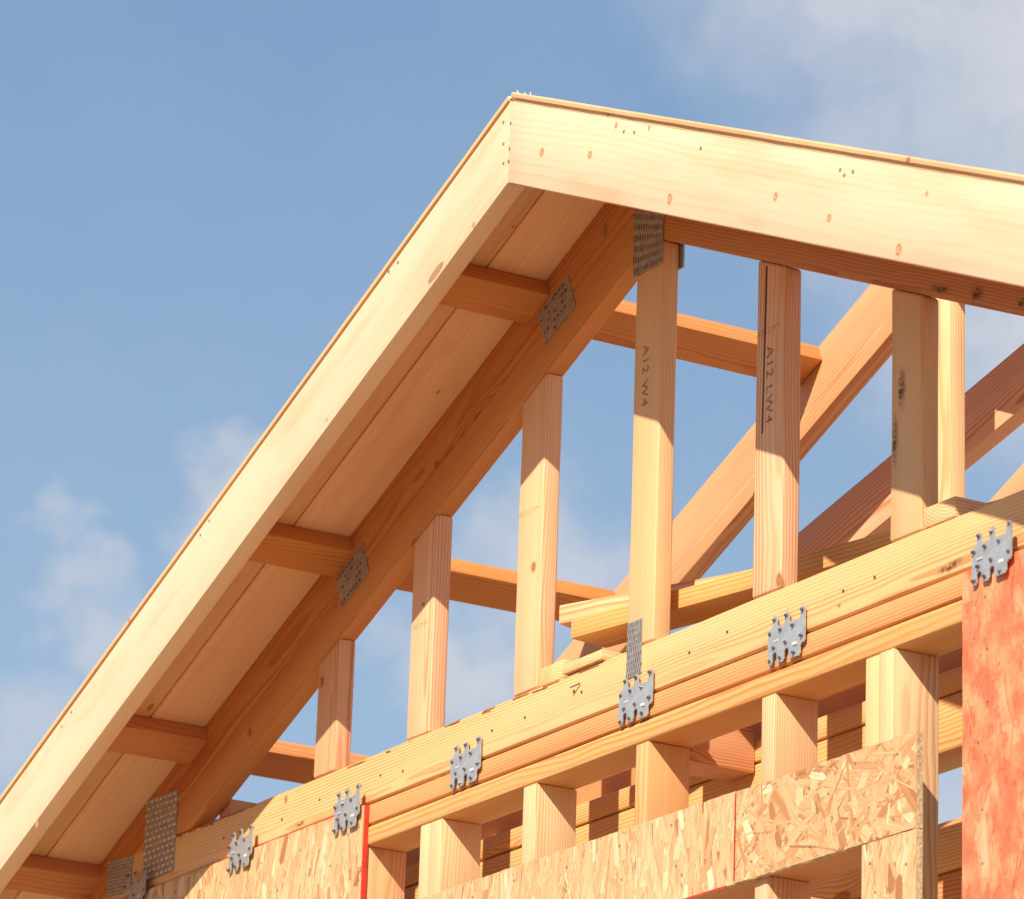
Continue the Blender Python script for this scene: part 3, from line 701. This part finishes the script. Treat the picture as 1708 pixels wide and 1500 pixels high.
# painted seam line, red lower edge and nail heads of the strips
def panel_nails(p, pts):
    for (x, z) in pts: nail(p, x, -.0128, z, .0026, NAILG, raised=.0006)
bar('seam_line', (.3325, -.0131, 1.662), (.3330, -.0131, 1.812), (1, 0, 0), .0014, .0008, REDP, P2, bev=0, wob=0)
bar('red_edge', (-.60, -.0128, 1.6595), (.31, -.0128, 1.6562), (0, 0, 1), .003, .0008, REDP, P2, bev=0, wob=0)
rn_ = random.Random(12)
panel_nails(P2, [(x+rn_.uniform(-.02, .02), z+rn_.uniform(-.012, .012)) for x in (-.55, -.39, -.2, -.02, .15) for z in (1.785, 1.73, 1.69)])
panel_nails(P3, [(x+rn_.uniform(-.02, .02), z+rn_.uniform(-.012, .012)) for x in (.40, .55, .70, .80) for z in (1.785, 1.69)])
panel_nails(P4, [(.73, 1.62), (.745, 1.57), (.83, 1.60), (.74, 1.52)])
panel_nails(P5, [(1.035+rn_.uniform(-.01, .01), 1.99-.085*i) for i in range(7)]+[(1.01, 1.93), (1.02, 1.76)])
panel_nails(P1, [(-1.05, 2.00), (-1.25, 2.005), (-1.42, 2.01), (-1.60, 2.0), (-1.12, 1.95), (-1.34, 1.94), (-1.0+.002, 1.9)])
# ------------------------------------------------------------------ castellated tie plates with raised nails
def tie(x, z, label, rot=0.0, name='tie_plate', bend=0.0, dy=0.0):
    t = thing(name, (x, -.003+dy, z+GZ), label, 'tie plate', 'castellated steel tie plates joining truss and wall')
    rnd = random.Random(int(x*1000)+5)
    bm = bmesh.new(); c, s = math.cos(rot), math.sin(rot)
    xs = [-.054, -.0405, -.0275, -.0055, .0075, .0405, .054]; zs = [-.0415, -.0215, .0215, .0415]
    top_ = {1: 1, 3: 1, 5: 1}; bot_ = {0: 1, 2: 1, 4: 1}
    vd = {}
    def V(i, j, k):
        if (i, j, k) not in vd:
            u, v = xs[i], zs[j]
            if j in (0, 3): v *= rnd.uniform(.97, 1.03)
            vd[(i, j, k)] = bm.verts.new((u*c-v*s, -.0028+bend*u+(-.0011 if k == 0 else .0011), u*s+v*c))
        return vd[(i, j, k)]
    cells = set()
    for i in range(6):
        cells.add((i, 1))
        if i in top_: cells.add((i, 2))
        if i in bot_: cells.add((i, 0))
    for (i, j) in cells:
        bm.faces.new((V(i, j, 0), V(i+1, j, 0), V(i+1, j+1, 0), V(i, j+1, 0)))
        bm.faces.new((V(i, j+1, 1), V(i+1, j+1, 1), V(i+1, j, 1), V(i, j, 1)))
        for di, dj, a, b in ((0, -1, (i, j), (i+1, j)), (1, 0, (i+1, j), (i+1, j+1)), (0, 1, (i+1, j+1), (i, j+1)), (-1, 0, (i, j+1), (i, j))):
            if (i+di, j+dj) not in cells: bm.faces.new((V(*a, 0), V(*a, 1), V(*b, 1), V(*b, 0)))
    bmesh.ops.recalc_face_normals(bm, faces=bm.faces)
    ed = [e for e in bm.edges if len(e.link_faces) == 2 and e.calc_face_angle(0) > 1 and abs(e.verts[0].co.y-e.verts[1].co.y) > .0015]
    bmesh.ops.bevel(bm, geom=ed, offset=.0028, segments=2, affect='EDGES', clamp_overlap=True)
    me = bpy.data.meshes.new('plate'); bm.to_mesh(me); bm.free()
    link('plate', me, STEEL, Matrix.Translation((x, -.0035+dy, z+GZ)), t)
    pts = [(-.034, .035), (.001, .035), (.047, .035), (-.047, .012), (-.016, .014), (.020, .014), (.046, -.010), (-.035, -.014), (-.001, -.012), (.024, -.035), (-.017, -.035), (-.047, -.035)]
    for (u, v) in pts:
        bm = bmesh.new(); bmesh.ops.create_cone(bm, cap_ends=True, segments=10, radius1=.0038, radius2=.0026, depth=.009)
        bmesh.ops.translate(bm, verts=bm.verts, vec=(0, 0, 0))
        me = bpy.data.meshes.new('nail'); bm.to_mesh(me); bm.free()
        q = Matrix.Translation((x+u*c-v*s, -.0072+dy, z+u*s+v*c+GZ)) @ Matrix.Rotation(R(90)+rnd.uniform(-.5, .5), 4, 'X') @ Matrix.Rotation(rnd.uniform(-.5, .5), 4, 'Y')
        link('nail', me, NAIL, q, t)
    # pressed bright crimp and small white tag
    for (u, v, w_, h_) in ((-.030, -.002, .014, .0018), (.026, -.019, .012, .005)):
        bm = bmesh.new(); bmesh.ops.create_cube(bm, size=1)
        for vv in bm.verts: vv.co = Vector((vv.co.x*w_, vv.co.y*.0012, vv.co.z*h_))
        me = bpy.data.meshes.new('crimp'); bm.to_mesh(me); bm.free()
        link('crimp', me, TAG, Matrix.Translation((x+u*c-v*s, -.0082+dy, z+u*s+v*c+GZ)) @ Matrix.Rotation(-rot, 4, 'Y'), t)
    return t
tl = ['steel tie plate with a white tag overlapping the top of the red panel', 'steel tie plate between the fourth and fifth gable studs, second from the right edge',
      'steel tie plate directly under the narrow punched plate of the centre stud', 'steel tie plate on the plates midway between the second and third studs',
      'steel tie plate just above the bright red board edge', 'steel tie plate on the shadow edge left of the red board edge', 'dark steel tie plate in the bottom left corner beside the heel plate']
for (x, z, l, r_) in [(1.066, 2.053, tl[0], 0), (.472, 2.056, tl[1], 0), (-.004, 2.052, tl[2], 0), (-.605, 2.054, tl[3], .02), (-1.048, 2.049, tl[4], .03), (-1.503, 2.053, tl[5], .02), (-1.995, 2.056, tl[6], 0)]:
    tie(x, z, l, r_, bend=.02 if abs(x) < 1 else -.03, dy=-.0125 if (x < -1 or x > 1) else 0)
